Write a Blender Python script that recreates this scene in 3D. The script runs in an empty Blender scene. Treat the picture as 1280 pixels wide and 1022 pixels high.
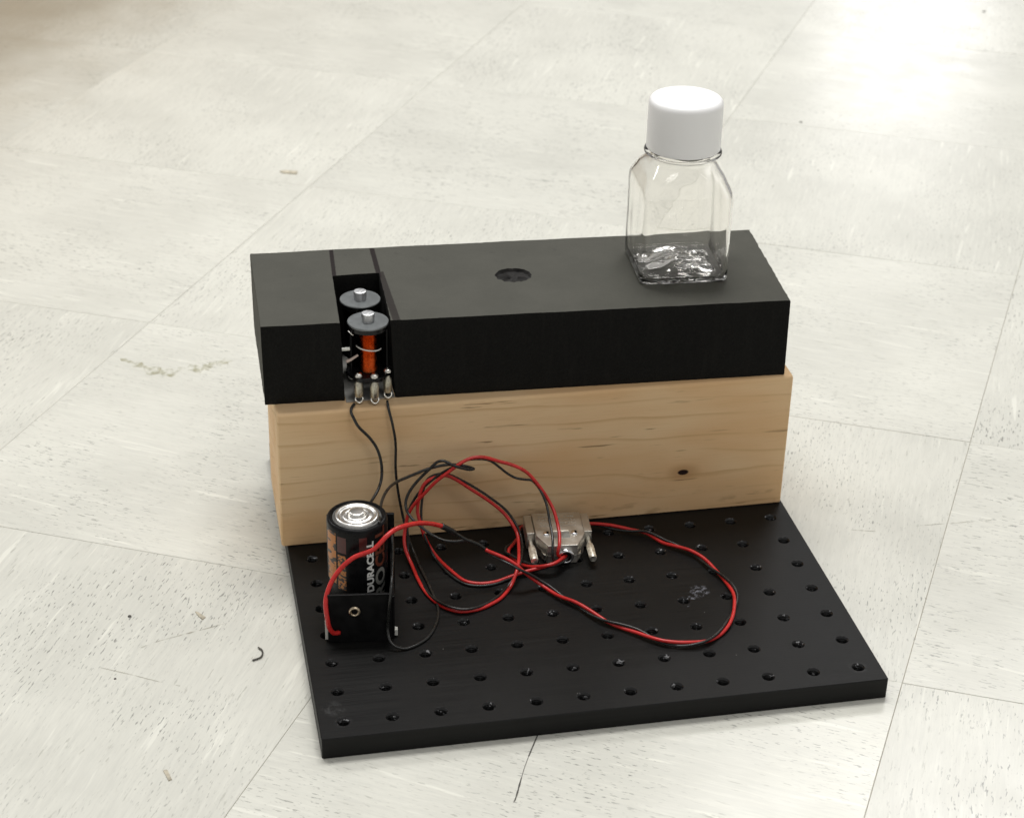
import bpy, bmesh, math, random
from mathutils import Matrix, Vector, noise as mnoise
random.seed(7)
I = 0.0254                      # everything below is written in inches
S = bpy.context.scene
COL = S.collection

# ------------------------------------------------------------------ camera
CAM = Vector((-2.712906, -30.201156, 24.944118))
R = ((0.980388702, -0.195766021, 0.022664005), (-0.075921857, -0.481311304, -0.873255576), (0.181862211, 0.854409207, -0.486735085))
cam = bpy.data.cameras.new('camera'); camo = bpy.data.objects.new('camera', cam); COL.objects.link(camo)
M = Matrix(((R[0][0], -R[1][0], -R[2][0], CAM.x*I), (R[0][1], -R[1][1], -R[2][1], CAM.y*I), (R[0][2], -R[1][2], -R[2][2], CAM.z*I), (0, 0, 0, 1)))
camo.matrix_world = M
cam.sensor_width = 36; cam.lens = 36*2390.324/1280
cam.clip_start = 0.02; cam.clip_end = 100
cam.dof.use_dof = True; cam.dof.focus_distance = 42*I; cam.dof.aperture_fstop = 17
S.camera = camo

# ------------------------------------------------------------------ world and lamps
W = bpy.data.worlds.new('World'); S.world = W; W.use_nodes = True
bg = W.node_tree.nodes['Background']; bg.inputs[0].default_value = (1.0, 0.985, 0.965, 1); bg.inputs[1].default_value = 0.37
def ceiling_lamp(x, y, power, z=98, sx=48, sy=24, col=(1, .985, .965)):
    l = bpy.data.lights.new('ceiling_lamp', 'AREA'); l.shape = 'RECTANGLE'; l.size = sx*I; l.size_y = sy*I; l.energy = power; l.color = col
    o = bpy.data.objects.new('ceiling_lamp', l); COL.objects.link(o); o.location = (x*I, y*I, z*I); return o
ceiling_lamp(152, 322, 28, sx=34, sy=22, col=(1, .99, 1.0))
ceiling_lamp(-66, 88, 30)
ceiling_lamp(66, 96, 24)
ceiling_lamp(6, 34, 42)
ceiling_lamp(28, -54, 12, sx=44, sy=26)
S.view_settings.view_transform = 'Standard'; S.view_settings.look = 'None'
S.view_settings.exposure = 0.0; S.view_settings.gamma = 1.0
S.render.engine = 'CYCLES'
S.cycles.use_denoising = True
S.cycles.max_bounces = 14; S.cycles.transmission_bounces = 12; S.cycles.glossy_bounces = 5; S.cycles.transparent_max_bounces = 12
S.cycles.caustics_refractive = True; S.cycles.caustics_reflective = False; S.cycles.blur_glossy = 0.5

# ------------------------------------------------------------------ material helpers
class NT:
    def __init__(s, name):
        m = bpy.data.materials.new(name); m.use_nodes = True; s.m = m; s.t = m.node_tree; s.b = s.t.nodes['Principled BSDF']
    def n(s, typ, **kw):
        nd = s.t.nodes.new(typ)
        ins = kw.pop('ins', {})
        for k, v in kw.items(): setattr(nd, k, v)
        for k, v in ins.items(): s.put(nd.inputs[k], v)
        return nd
    def put(s, sock, v):
        if isinstance(v, bpy.types.NodeSocket): s.t.links.new(v, sock)
        else: sock.default_value = v
    def math(s, op, a, b=0.0, c=None, clamp=False):
        nd = s.n('ShaderNodeMath', operation=op, use_clamp=clamp); s.put(nd.inputs[0], a); s.put(nd.inputs[1], b)
        if c is not None: s.put(nd.inputs[2], c)
        return nd.outputs[0]
    def vmath(s, op, a, b=None):
        nd = s.n('ShaderNodeVectorMath', operation=op); s.put(nd.inputs[0], a)
        if b is not None: s.put(nd.inputs[1], b)
        return nd.outputs[0]
    def mix(s, fac, a, b):
        nd = s.n('ShaderNodeMix', data_type='RGBA'); s.put(nd.inputs[0], fac)
        s.put(nd.inputs[6], a if isinstance(a, bpy.types.NodeSocket) else (*a, 1)); s.put(nd.inputs[7], b if isinstance(b, bpy.types.NodeSocket) else (*b, 1))
        return nd.outputs[2]
    def noise(s, vec, scale=1, detail=2, rough=.5, dim='3D', w=None, dist=0):
        nd = s.n('ShaderNodeTexNoise', noise_dimensions=dim); s.put(nd.inputs['Vector'], vec)
        nd.inputs['Scale'].default_value = scale; nd.inputs['Detail'].default_value = detail; nd.inputs['Roughness'].default_value = rough; nd.inputs['Distortion'].default_value = dist
        if w is not None: s.put(nd.inputs['W'], w)
        return nd.outputs['Fac']
    def step(s, v, lo, hi, a=0., b=1.):
        nd = s.n('ShaderNodeMapRange', interpolation_type='SMOOTHSTEP'); s.put(nd.inputs[0], v)
        for k, x in zip((1, 2, 3, 4), (lo, hi, a, b)): nd.inputs[k].default_value = x
        return nd.outputs[0]
    def inch(s, obj=True):           # object coordinates in inches
        tc = s.n('ShaderNodeTexCoord'); nd = s.n('ShaderNodeVectorMath', operation='SCALE'); s.put(nd.inputs[0], tc.outputs['Object']); nd.inputs['Scale'].default_value = 1/I
        return nd.outputs[0]
    def scale(s, v, xyz): return s.vmath('MULTIPLY', v, xyz)
    def sep(s, v):
        nd = s.n('ShaderNodeSeparateXYZ'); s.put(nd.inputs[0], v); return nd.outputs
    def bump(s, h, strength=.3, dist=.01):
        nd = s.n('ShaderNodeBump'); nd.inputs['Strength'].default_value = strength; nd.inputs['Distance'].default_value = dist*I; s.put(nd.inputs['Height'], h)
        s.t.links.new(nd.outputs[0], s.b.inputs['Normal'])
    def set(s, **kw):
        mp = dict(col='Base Color', rough='Roughness', metal='Metallic', spec='Specular IOR Level', ior='IOR', trans='Transmission Weight', coat='Coat Weight', coatr='Coat Roughness', alpha='Alpha', sheen='Sheen Weight', sss='Subsurface Weight', sssr='Subsurface Radius', ssss='Subsurface Scale', tint='Specular Tint')
        for k, v in kw.items():
            k = mp[k]
            if isinstance(v, tuple) and len(v) == 3 and k != 'Subsurface Radius': v = (*v, 1)
            s.put(s.b.inputs[k], v)
        return s

def simple(name, col, rough=.5, metal=0., var=.12, vscale=6, rvar=.1, bump=0, bscale=40, **kw):
    t = NT(name); v = t.inch(); f = t.noise(v, vscale, 3)
    a = tuple(c*(1-var) for c in col); b = tuple(min(1, c*(1+var)) for c in col)
    t.set(col=t.mix(t.step(f, .3, .7), a, b), rough=t.step(f, .3, .7, max(.02, rough-rvar), rough+rvar), metal=metal, **kw)
    if bump: t.bump(t.noise(v, bscale, 3), bump, .01)
    return t.m

A1, A2 = math.radians(59.4), math.radians(-26.2)      # seam directions of the floor
# --- vinyl floor tile: UV u runs along the grain, in inches
def tile_material(name, base):
    t = NT(name)
    uv = t.n('ShaderNodeUVMap', uv_map='grain').outputs[0]
    rnd = t.n('ShaderNodeObjectInfo').outputs['Random']
    off = t.n('ShaderNodeCombineXYZ'); t.put(off.inputs[0], t.math('MULTIPLY', rnd, 371.)); t.put(off.inputs[1], t.math('MULTIPLY', rnd, 917.)); t.put(off.inputs[2], t.math('MULTIPLY', rnd, 53.))
    v = t.vmath('ADD', uv, off.outputs[0])
    wob = t.noise(v, .5, 2)
    u_ = t.sep(v)
    vv = t.n('ShaderNodeCombineXYZ'); t.put(vv.inputs[0], u_[0]); t.put(vv.inputs[1], t.math('ADD', u_[1], t.math('MULTIPLY', wob, .16))); t.put(vv.inputs[2], u_[2]); vv = vv.outputs[0]
    patch = t.noise(v, .35, 3)
    n1 = t.noise(t.scale(vv, (4.6, 22, 1)), 1, 2, .55)
    n2 = t.noise(t.scale(vv, (2.0, 12, 3)), 1, 3, .6)
    n3 = t.noise(t.scale(vv, (.40, 5.0, 5)), 1, 3)
    fine = t.noise(t.scale(vv, (2.2, 20, 9)), 1, 3, .65)
    sp = t.math('MULTIPLY', t.step(n1, .60, .69), t.step(patch, .34, .66))
    sp2 = t.math('MULTIPLY', t.step(n2, .62, .72), t.step(patch, .62, .4))
    light = t.step(n3, .64, .73)
    lo = tuple(c*.93 for c in base); hi = tuple(min(1, c*1.05) for c in base)
    c = t.mix(t.step(t.noise(v, .25, 3), .3, .7), lo, hi)
    c = t.mix(t.math('MULTIPLY', t.step(fine, .42, .72), .26), c, tuple(x*.8 for x in base))
    band = t.noise(t.scale(vv, (.8, 9, 2)), 1, 4, .65)
    c = t.mix(t.math('MULTIPLY', t.step(band, .48, .68), .22), c, tuple(x*k for x, k in zip(base, (.78, .79, .80))))
    c = t.mix(t.math('MULTIPLY', t.step(band, .46, .34), .35), c, tuple(min(1, x*1.12) for x in base))
    c = t.mix(t.math('MULTIPLY', light, .6), c, tuple(min(1, x*1.22) for x in base))
    c = t.mix(t.math('MULTIPLY', sp, .68), c, (.13, .132, .12))
    c = t.mix(t.math('MULTIPLY', sp2, .38), c, (.25, .25, .2))
    # brown shade and reflection of the furniture, painted into the tile colour
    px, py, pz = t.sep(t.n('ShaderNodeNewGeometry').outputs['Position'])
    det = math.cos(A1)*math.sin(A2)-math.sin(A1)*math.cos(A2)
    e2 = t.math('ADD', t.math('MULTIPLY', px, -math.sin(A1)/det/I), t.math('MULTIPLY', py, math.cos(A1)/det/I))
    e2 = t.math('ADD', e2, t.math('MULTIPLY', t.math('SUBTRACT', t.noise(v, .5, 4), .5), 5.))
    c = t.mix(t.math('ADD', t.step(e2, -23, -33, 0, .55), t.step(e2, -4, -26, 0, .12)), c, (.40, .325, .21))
    hsv = t.n('ShaderNodeHueSaturation'); t.put(hsv.inputs['Color'], c); t.put(hsv.inputs['Value'], t.math('MULTIPLY_ADD', rnd, .07, .965))
    c = hsv.outputs[0]
    r = t.step(t.noise(v, .9, 4), .3, .7, .20, .25)
    t.set(col=c, rough=r, spec=.5)
    h = t.math('ADD', t.math('MULTIPLY', t.noise(v, .45, 1), 1.2), t.math('ADD', t.math('MULTIPLY', n1, .10), t.math('MULTIPLY', fine, .12)))
    t.bump(h, .22, .02)
    return t.m
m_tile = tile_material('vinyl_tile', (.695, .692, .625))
m_grout = simple('tile_joint', (.34, .31, .24), .8)
m_mark = simple('scuff_dark', (.08, .075, .065), .7, var=.3)
m_olive = NT('scuff_olive'); _f = m_olive.noise(m_olive.inch(), 2.4, 5, .7); m_olive.set(col=(.36, .34, .18), rough=.6, alpha=m_olive.step(_f, .42, .66, 0, .48)); m_olive = m_olive.m
m_faint = NT('scuff_faint'); _f = m_faint.noise(m_faint.inch(), 3, 3); m_faint.set(col=(.33, .31, .24), rough=.6, alpha=m_faint.step(_f, .4, .6, 0, .42)); m_faint = m_faint.m
m_chip = simple('paper_chip', (.46, .42, .33), .8, var=.25)

# --- anodised plate
def plate_material():
    t = NT('black_anodised'); v = t.inch(); x, y, z = t.sep(v)
    br = t.noise(t.scale(v, (.5, 26, 8)), 1, 3, .6)
    big = t.noise(v, .45, 3)
    c = t.mix(t.step(br, .3, .7), (.0045, .0045, .0045), (.0085, .0084, .008))
    c = t.mix(t.math('MULTIPLY', t.step(big, .4, .75), .35), c, (.012, .0118, .011))
    # a chalky smear, a few specks and rubbed rims at the corner holes
    def blob(cx, cy, r, ax=1., ay=1.):
        d = t.vmath('SUBTRACT', v, (cx, cy, 0)); d = t.scale(d, (ax, ay, 0)); nd = t.n('ShaderNodeVectorMath', operation='LENGTH'); t.put(nd.inputs[0], d)
        return t.step(nd.outputs['Value'], r*.5, r, 1, 0)
    g = t.noise(v, 9, 4, .65)
    smear = t.math('ADD', blob(8.95, 3.78, .30), t.math('ADD', blob(8.68, 3.56, .12), blob(8.5, 3.3, .10)))
    smear = t.math('MULTIPLY', t.math('MULTIPLY', smear, t.step(g, .5, .66)), .5)
    c = t.mix(smear, c, (.32, .33, .38))
    rub = t.math('ADD', blob(11.5, .5, .24), t.math('ADD', blob(.5, .5, .22), blob(.35, .95, .3)))
    c = t.mix(t.math('MULTIPLY', t.math('MULTIPLY', rub, t.step(g, .42, .7)), .10), c, (.3, .3, .3))
    vor = t.n('ShaderNodeTexVoronoi'); t.put(vor.inputs['Vector'], v); vor.inputs['Scale'].default_value = 1.6
    dust = t.math('MULTIPLY', t.step(vor.outputs['Distance'], .012, .03, 1, 0), t.step(g, .45, .55))
    c = t.mix(t.math('MULTIPLY', dust, .45), c, (.4, .4, .38))
    t.set(col=c, rough=t.step(br, .3, .7, .40, .5), spec=.16)
    t.bump(br, .3, .008)
    return t.m
m_plate = plate_material()

m_thread = NT('tapped_hole'); _v = m_thread.inch(); _w = m_thread.step(m_thread.noise(_v, 8, 3, .6), .605, .66)   # bright metal flecks painted in as glints on the threads
m_thread.set(col=m_thread.mix(_w, (.007, .007, .007), (.55, .55, .56)), metal=_w, rough=.24, spec=.5); m_thread = m_thread.m
# --- pine
def pine_material():
    t = NT('pine'); v = t.inch(); x, y, z = t.sep(v)
    warp = t.noise(t.scale(v, (.16, .5, .5)), 1, 2, .4)
    warp2 = t.noise(t.scale(v, (.55, 1, 1.6)), 1, 2, .5)
    # rings pushed aside by the knot at (9.42, 1.61)
    dk = t.vmath('SUBTRACT', v, (9.42, 7.1, 1.61)); dk = t.scale(dk, (.55, 0, 1)); nd = t.n('ShaderNodeVectorMath', operation='LENGTH'); t.put(nd.inputs[0], dk); kd = nd.outputs['Value']
    push = t.step(kd, 0., 1.3, .55, 0.)
    sgn = t.math('SUBTRACT', z, 1.61); push = t.math('MULTIPLY', push, t.math('TANH', t.math('MULTIPLY', sgn, 3.)))
    ph = t.math('ADD', t.math('SUBTRACT', t.math('MULTIPLY', z, 2.1), push), t.math('ADD', t.math('MULTIPLY', warp, 2.0), t.math('MULTIPLY', warp2, .28)))
    ph = t.math('ADD', ph, t.math('MULTIPLY', t.math('ADD', y, t.math('MULTIPLY', x, .06)), .55))
    fr = t.math('FRACT', ph)
    line = t.math('MULTIPLY', t.step(fr, .80, .97), t.step(fr, 1.0, .975))
    fib = t.noise(t.scale(v, (1.1, 40, 42)), 1, 4, .65)
    fib2 = t.noise(t.scale(v, (.35, 9, 9)), 1, 3, .6)
    tone = t.noise(t.scale(v, (.25, .6, .9)), 1, 2)
    c = t.mix(t.step(tone, .35, .68), (.74, .48, .25), (.81, .585, .345))
    c = t.mix(t.math('MULTIPLY', line, t.step(t.noise(t.scale(v, (.4, 1.5, 1.5)), 1, 2), .35, .62, .05, .5)), c, (.55, .33, .145))
    c = t.mix(t.math('MULTIPLY', t.step(fib, .5, .78), .3), c, (.50, .31, .14))
    fleck = t.math('MULTIPLY', t.step(t.noise(t.scale(v, (.9, 14, 15)), 1, 2), .655, .73), t.step(t.noise(t.scale(v, (.5, 1, 1.3)), 1, 2), .44, .58))
    c = t.mix(t.math('MULTIPLY', fleck, .72), c, (.22, .12, .05))
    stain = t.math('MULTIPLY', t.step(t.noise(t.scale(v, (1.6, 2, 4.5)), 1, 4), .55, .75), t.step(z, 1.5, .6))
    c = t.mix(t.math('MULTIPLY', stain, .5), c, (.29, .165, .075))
    c = t.mix(t.math('MULTIPLY', t.step(kd, .30, .08), .5), c, (.42, .22, .09))
    c = t.mix(t.step(kd, .085, .06), c, (.018, .007, .005))
    t.set(col=c, rough=t.step(fib2, .3, .7, .55, .66), spec=.22)
    t.bump(t.math('ADD', fib, t.math('MULTIPLY', line, -.4)), .18, .012)
    return t.m
m_pine = pine_material()

# --- foam: dusty moulded skin on top, freshly cut cells on the sides
def foam_top():
    t = NT('foam_skin'); v = t.inch(); x, y, z = t.sep(v)
    f = t.noise(v, 34, 3, .6); big = t.noise(v, .8, 4, .6)
    c = t.mix(t.step(big, .3, .72), (.067, .0665, .055), (.078, .077, .064))
    c = t.mix(t.math('MULTIPLY', t.step(f, .45, .7), .22), c, (.045, .045, .037))
    c = t.mix(t.math('MULTIPLY', t.step(t.noise(t.scale(v, (2.5, 2.5, 1)), 1, 3), .66, .74), .35), c, (.04, .038, .033))
    def marker(x0, y0, x1, y1, w, dark):
        # pen line: |x - lerp| < w while y is in range
        u = t.math('DIVIDE', t.math('SUBTRACT', y, y0), y1-y0)
        cx = t.math('ADD', t.math('MULTIPLY', u, x1-x0), x0)
        d = t.math('ABSOLUTE', t.math('SUBTRACT', x, cx)); d = t.math('ADD', d, t.math('MULTIPLY', t.math('SUBTRACT', f, .5), .04))
        m = t.step(d, w-.012, w+.012, 1, 0)
        m = t.math('MULTIPLY', m, t.math('MULTIPLY', t.step(u, -.01, .01), t.step(u, .99, 1.01, 1, 0)))
        return t.math('MULTIPLY', m, dark)
    k = marker(1.535, 9.85, 1.645, 11.6, .048, 1.)
    k = t.math('MAXIMUM', k, marker(2.565, 9.7, 2.605, 11.6, .058, 1.))
    k = t.math('MAXIMUM', k, marker(2.64, 7.2, 2.61, 10.0, .085, .8))
    c = t.mix(k, c, (.009, .0045, .004))
    t.set(col=c, rough=.8, spec=.3)
    t.bump(t.math('ADD', f, t.noise(v, 11, 2)), .35, .012)
    return t.m
def foam_cut():
    t = NT('foam_cut'); v = t.inch(); f = t.noise(t.scale(v, (30, 30, 18)), 1, 3, .6); l = t.noise(t.scale(v, (7, 7, .5)), 1, 3, .6)
    c = t.mix(t.step(f, .35, .7), (.0085, .0085, .008), (.0135, .0132, .012))
    c = t.mix(t.math('MULTIPLY', t.step(l, .5, .75), .35), c, (.019, .018, .016))
    t.set(col=c, rough=.9, spec=.12); t.bump(t.math('ADD', f, l), .6, .02); return t.m
m_foam, m_foamcut = foam_top(), foam_cut()
m_fibre_plug = simple('torn_foam', (.013, .012, .011), .9, var=.6, vscale=14, bump=.8, bscale=22)

m_steel = simple('zinc_steel', (.20, .212, .215), .48, 1., var=.05, vscale=5, rvar=.04, bump=.04)
m_core = simple('core_steel', (.62, .63, .64), .42, 1., var=.04, vscale=14)
m_copper = simple('enamelled_copper', (.74, .21, .055), .27, 1., var=.1, vscale=8, rvar=.06)
m_black = simple('black_plastic', (.0065, .0065, .0068), .45, var=.2, vscale=5, bump=.05, bscale=60, spec=.15)
m_blackgloss = simple('black_gloss', (.006, .006, .0065), .25, var=.2, rvar=.05, spec=.3)
m_solder = simple('solder', (.86, .84, .78), .25, 1., rvar=.1)
m_terminal = simple('tinned_brass', (.62, .59, .49), .42, 1., var=.18, vscale=18, rvar=.1)
m_white = simple('white_sleeve', (.78, .76, .70), .45, var=.06)
m_pinkish = simple('lead_sleeve', (.55, .44, .38), .5)
m_greysheet = simple('grey_sheet', (.33, .325, .30), .55, .0, var=.25, vscale=2.2)
m_nickel = simple('nickel', (.60, .575, .525), .5, 1., var=.05, vscale=3.5, rvar=.07, bump=.08, bscale=25)
m_nickel2 = simple('nickel_screw', (.92, .89, .80), .42, 1., var=.1, vscale=10)
m_chrome = simple('chrome', (.85, .86, .88), .1, 1., rvar=.04)
m_bat_cap = simple('battery_cap_metal', (.80, .785, .75), .3, 1., var=.03, vscale=8, rvar=.02)
m_can = simple('battery_sleeve', (.007, .007, .0075), .3, var=.15, rvar=.05, spec=.14)
m_ltwhite = simple('print_white', (.72, .72, .70), .4, var=.05)
m_ltgrey = simple('print_grey', (.19, .19, .175), .4, var=.1)
m_ltcopper = simple('print_copper', (.135, .034, .016), .4, var=.2)
m_maroon = simple('print_maroon', (.075, .014, .012), .4, var=.2)
def orange_print(name, su, sv, thr):
    t = NT(name); v = t.inch()
    nz = t.noise(t.scale(v, (su, su, sv)), 1, 1.5, .6)
    t.set(col=t.mix(t.step(nz, thr, thr+.05), (.46, .165, .026), (.02, .01, .006)), rough=.35); return t.m
m_orange = orange_print('print_orange', 4, 9, .53)
m_orange2 = orange_print('print_orange_small', 14, 16, .47)
m_red = simple('red_pvc', (.55, .022, .020), .3, var=.1, vscale=4, rvar=.06)
m_wireblack = simple('black_pvc', (.016, .0165, .0155), .3, var=.2, rvar=.06)
m_shrink = simple('heat_shrink', (.012, .012, .0115), .45, var=.2, bump=.2, bscale=30)
m_brass = simple('eyelet_metal', (.62, .52, .38), .3, 1., var=.12)
m_tan = simple('contact_strip_metal', (.36, .30, .21), .42, .8, var=.15)
m_ctab = simple('white_tab', (.78, .78, .72), .5, var=.06)
m_cap = NT('cap_polypropylene'); m_cap.set(col=(.97, .97, .97), rough=.35, sss=.15, sssr=(.2*I, .2*I, .2*I), ssss=1.0); m_cap.bump(m_cap.noise(m_cap.inch(), 8, 2), .05, .01); m_cap = m_cap.m
m_pet = NT('clear_pet'); m_pet.set(col=(.985, .978, .962), rough=.0, trans=1., ior=1.43, spec=.5)
m_pet.bump(m_pet.noise(m_pet.inch(), 1.6, 1), .03, .05); m_pet = m_pet.m

# ------------------------------------------------------------------ object helpers
def obj(name, bm, mats, parent=None, origin=(0, 0, 0), smooth=None, bevel=0, **props):
    """bm holds world inches; origin (world inches) becomes the object's origin; parents are never rotated"""
    if not isinstance(mats, (list, tuple)): mats = [mats]
    bm.normal_update()
    me = bpy.data.meshes.new(name); o3 = Vector(origin)
    for v in bm.verts: v.co = (v.co - o3)*I
    bm.to_mesh(me); bm.free()
    for m in mats: me.materials.append(m)
    o = bpy.data.objects.new(name, me); COL.objects.link(o)
    if parent is None: o.location = o3*I
    else:
        o.parent = parent; o.location = o3*I - Vector(parent['_w'])*I
    o['_w'] = tuple(o3)
    if smooth is not None:
        me.shade_smooth()
        if smooth < 180: me.set_sharp_from_angle(angle=math.radians(smooth))
    if bevel:
        b = o.modifiers.new('bevel', 'BEVEL'); b.width = bevel*I; b.segments = 2; b.limit_method = 'ANGLE'; b.angle_limit = math.radians(35)
    for k, v in props.items(): o[k] = v
    return o
def thing(name, loc, label, cat, group=None):
    o = bpy.data.objects.new(name, None); COL.objects.link(o); o.location = Vector(loc)*I; o['_w'] = tuple(loc); o.empty_display_size = .01
    o['label'] = label; o['category'] = cat
    if group: o['group'] = group
    return o
def box(bm, c, s, yaw=0, mat=0):
    r = bmesh.ops.create_cube(bm, size=1); Mx = Matrix.Translation(c) @ Matrix.Rotation(yaw, 4, 'Z') @ Matrix.Diagonal((*s, 1))
    bmesh.ops.transform(bm, matrix=Mx, verts=r['verts'])
    for v in r['verts']:
        for f in v.link_faces: f.material_index = mat
    return r['verts']
def nbox(c, s, yaw=0): bm = bmesh.new(); box(bm, c, s, yaw); return bm
def lathe(bm, prof, c=(0, 0, 0), n=48, axis=None, mat=0):
    """revolve (r, h) about +Z, then point +Z to axis"""
    q = Matrix.Identity(3) if axis is None else Vector((0, 0, 1)).rotation_difference(Vector(axis).normalized()).to_matrix()
    rings = []
    for r, h in prof:
        if r < 1e-6: rings.append([bm.verts.new(Vector(c)+q @ Vector((0, 0, h)))])
        else: rings.append([bm.verts.new(Vector(c)+q @ Vector((r*math.cos(2*math.pi*k/n), r*math.sin(2*math.pi*k/n), h))) for k in range(n)])
    for a, b in zip(rings, rings[1:]):
        for k in range(n):
            k2 = (k+1) % n
            if len(a) == 1 and len(b) == 1: continue
            if len(a) == 1: f = bm.faces.new((a[0], b[k2], b[k]))
            elif len(b) == 1: f = bm.faces.new((a[k], a[k2], b[0]))
            else: f = bm.faces.new((a[k], a[k2], b[k2], b[k]))
            f.material_index = mat
    return bm
def nlathe(prof, c=(0, 0, 0), n=48, axis=None): return lathe(bmesh.new(), prof, c, n, axis)
def cr(P, sub):
    P = [Vector(p) for p in P]; Q = [2*P[0]-P[1]]+P+[2*P[-1]-P[-2]]; out = []
    for i in range(len(P)-1):
        a, b, c, d = Q[i:i+4]
        for k in range(sub):
            t = k/sub; out.append(.5*(2*b+(c-a)*t+(2*a-5*b+4*c-d)*t*t+(3*b-a-3*c+d)*t**3))
    out.append(P[-1]); return out
def tube(bm, pts, r, n=10, closed=False):
    pts = [Vector(p) for p in pts]; N = len(pts); up = None; rings = []
    for i, p in enumerate(pts):
        t = (pts[(i+1) % N]-pts[i-1]) if closed else (pts[min(i+1, N-1)]-pts[max(i-1, 0)])
        t.normalize()
        if up is None: up = t.orthogonal().normalized()
        up = (up-t*up.dot(t)).normalized(); sd = t.cross(up)
        rr = r[i] if isinstance(r, (list, tuple)) else r
        rings.append([bm.verts.new(p+(up*math.cos(2*math.pi*k/n)+sd*math.sin(2*math.pi*k/n))*rr) for k in range(n)])
    for i in range(N if closed else N-1):
        a, b = rings[i], rings[(i+1) % N]
        for k in range(n): bm.faces.new((a[k], a[(k+1) % n], b[(k+1) % n], b[k]))
    if not closed: bm.faces.new(rings[0][::-1]); bm.faces.new(rings[-1])
    return bm
def ntube(pts, r, n=10, sub=2): return tube(bmesh.new(), cr(pts, sub), r, n)
def prism(bm, poly, z0, z1, mat=0):
    a = [bm.verts.new((x, y, z0)) for x, y in poly]; b = [bm.verts.new((x, y, z1)) for x, y in poly]; n = len(poly)
    bm.faces.new(a[::-1]).material_index = mat; bm.faces.new(b).material_index = mat
    for k in range(n): bm.faces.new((a[k], a[(k+1) % n], b[(k+1) % n], b[k])).material_index = mat
    return bm

# ------------------------------------------------------------------ floor
E1 = Vector((math.cos(A1), math.sin(A1))); E2 = Vector((math.cos(A2), math.sin(A2)))
S1, S2 = 11.05, 11.65                           # tile pitch along the two seam directions
fb = bmesh.new(); box(fb, (20, 40, -.12), (400, 400, .2))
floor = obj('floor', fb, m_grout, None, (0, 0, 0)); floor['kind'] = 'structure'
def tile_mesh(along1):
    bm = bmesh.new(); uvl = bm.loops.layers.uv.new('grain'); g = .005; ch = .008
    def P(a, b, z): q = E1*a+E2*b; return (q.x, q.y, z)
    h1, h2 = S1/2-g, S2/2-g
    def ring(d, z): return [bm.verts.new(P(s*(h1-d), t*(h2-d), z)) for s, t in ((-1, -1), (-1, 1), (1, 1), (1, -1))]
    a, b, c = ring(0, -.06), ring(0, -.008), ring(ch, 0)
    for lo, hi in ((a, b), (b, c)):
        for k in range(4): bm.faces.new((lo[k], hi[k], hi[(k+1) % 4], lo[(k+1) % 4]))
    bm.faces.new(c[::-1])
    bmesh.ops.recalc_face_normals(bm, faces=bm.faces)
    for f in bm.faces:
        for l in f.loops:
            x, y = l.vert.co.x, l.vert.co.y
            u1, u2 = x*E1.x+y*E1.y, x*E2.x+y*E2.y
            l[uvl].uv = (u1, u2) if along1 else (u2, u1)
    for v in bm.verts: v.co *= I
    me = bpy.data.meshes.new('tile'); bm.to_mesh(me); bm.free(); return me
tm = {}
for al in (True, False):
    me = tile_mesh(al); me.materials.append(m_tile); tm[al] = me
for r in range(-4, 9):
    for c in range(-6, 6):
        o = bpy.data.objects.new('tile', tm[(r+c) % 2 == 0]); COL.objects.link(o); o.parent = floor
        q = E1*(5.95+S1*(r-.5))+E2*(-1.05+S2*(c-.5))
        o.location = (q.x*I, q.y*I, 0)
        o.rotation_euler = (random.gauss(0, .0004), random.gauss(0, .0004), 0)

# low brown cabinet plinth whose foot just shows at the top left
def ef(a, b): q = E1*a+E2*b; return (q.x, q.y)
PB = ef(30, -34.3)
pt = thing('wooden_plinth', (*PB, 0), 'brown wooden base of furniture just showing at the top left corner of the floor', 'furniture base')
m_brown = simple('brown_wood', (.17, .095, .045), .5, var=.25, vscale=.6)
bm = prism(bmesh.new(), [ef(10, -34.3), ef(10, -62), ef(120, -62), ef(120, -34.3)], .4, 8.5); bmesh.ops.recalc_face_normals(bm, faces=bm.faces)
obj('front_board', bm, m_brown, pt, (*PB, 0), None, .1)
bm = prism(bmesh.new(), [ef(11, -34.9), ef(11, -61), ef(119, -61), ef(119, -34.9)], .003, .4); bmesh.ops.recalc_face_normals(bm, faces=bm.faces)
obj('kick_strip', bm, m_mark, pt, (*PB, 0))
def ribbon(pts, w, z=.006, wob=.0):
    """flat mark lying on the floor"""
    bm = bmesh.new(); P = cr([(x, y, z) for x, y in pts], 5); L = []
    for i, p in enumerate(P):
        t = (P[min(i+1, len(P)-1)]-P[max(i-1, 0)]).normalized(); s = Vector((-t.y, t.x, 0)); e = math.sin(math.pi*i/(len(P)-1))**.5 if wob else 1
        k = w*(e*(1+wob*random.uniform(-1, 1)) if wob else 1)
        L.append((bm.verts.new(p+s*k/2), bm.verts.new(p-s*k/2)))
    for (a, b), (c, d) in zip(L, L[1:]): bm.faces.new((a, b, d, c))
    return bm
def mark(pts, w, m, wob=0, z=.006): return obj('scuff_mark', ribbon(pts, w, z, wob), m, floor, (*pts[0], 0))
mark([(4.443, .038), (4.222, -.396), (4.12, -.6)], .028, m_mark)
mark([(4.12, -.6), (3.974, -.912), (3.86, -1.18)], .012, m_mark)
mark([(3.86, -1.18), (3.782, -1.374), (3.619, -1.783), (3.537, -1.936)], .035, m_mark, .3)
mark([(-3.624, 18.116), (-3.155, 17.657), (-2.669, 17.199), (-2.241, 17.038), (-1.8, 17.159), (-1.293, 17.223), (-.792, 17.482), (-.504, 17.486)], .42, m_olive, .6)
mark([(-3.786, 4.254), (-3.475, 4.378), (-3.126, 4.557), (-2.336, 4.786), (-1.534, 5.019)], .05, m_faint, .5)
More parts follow.
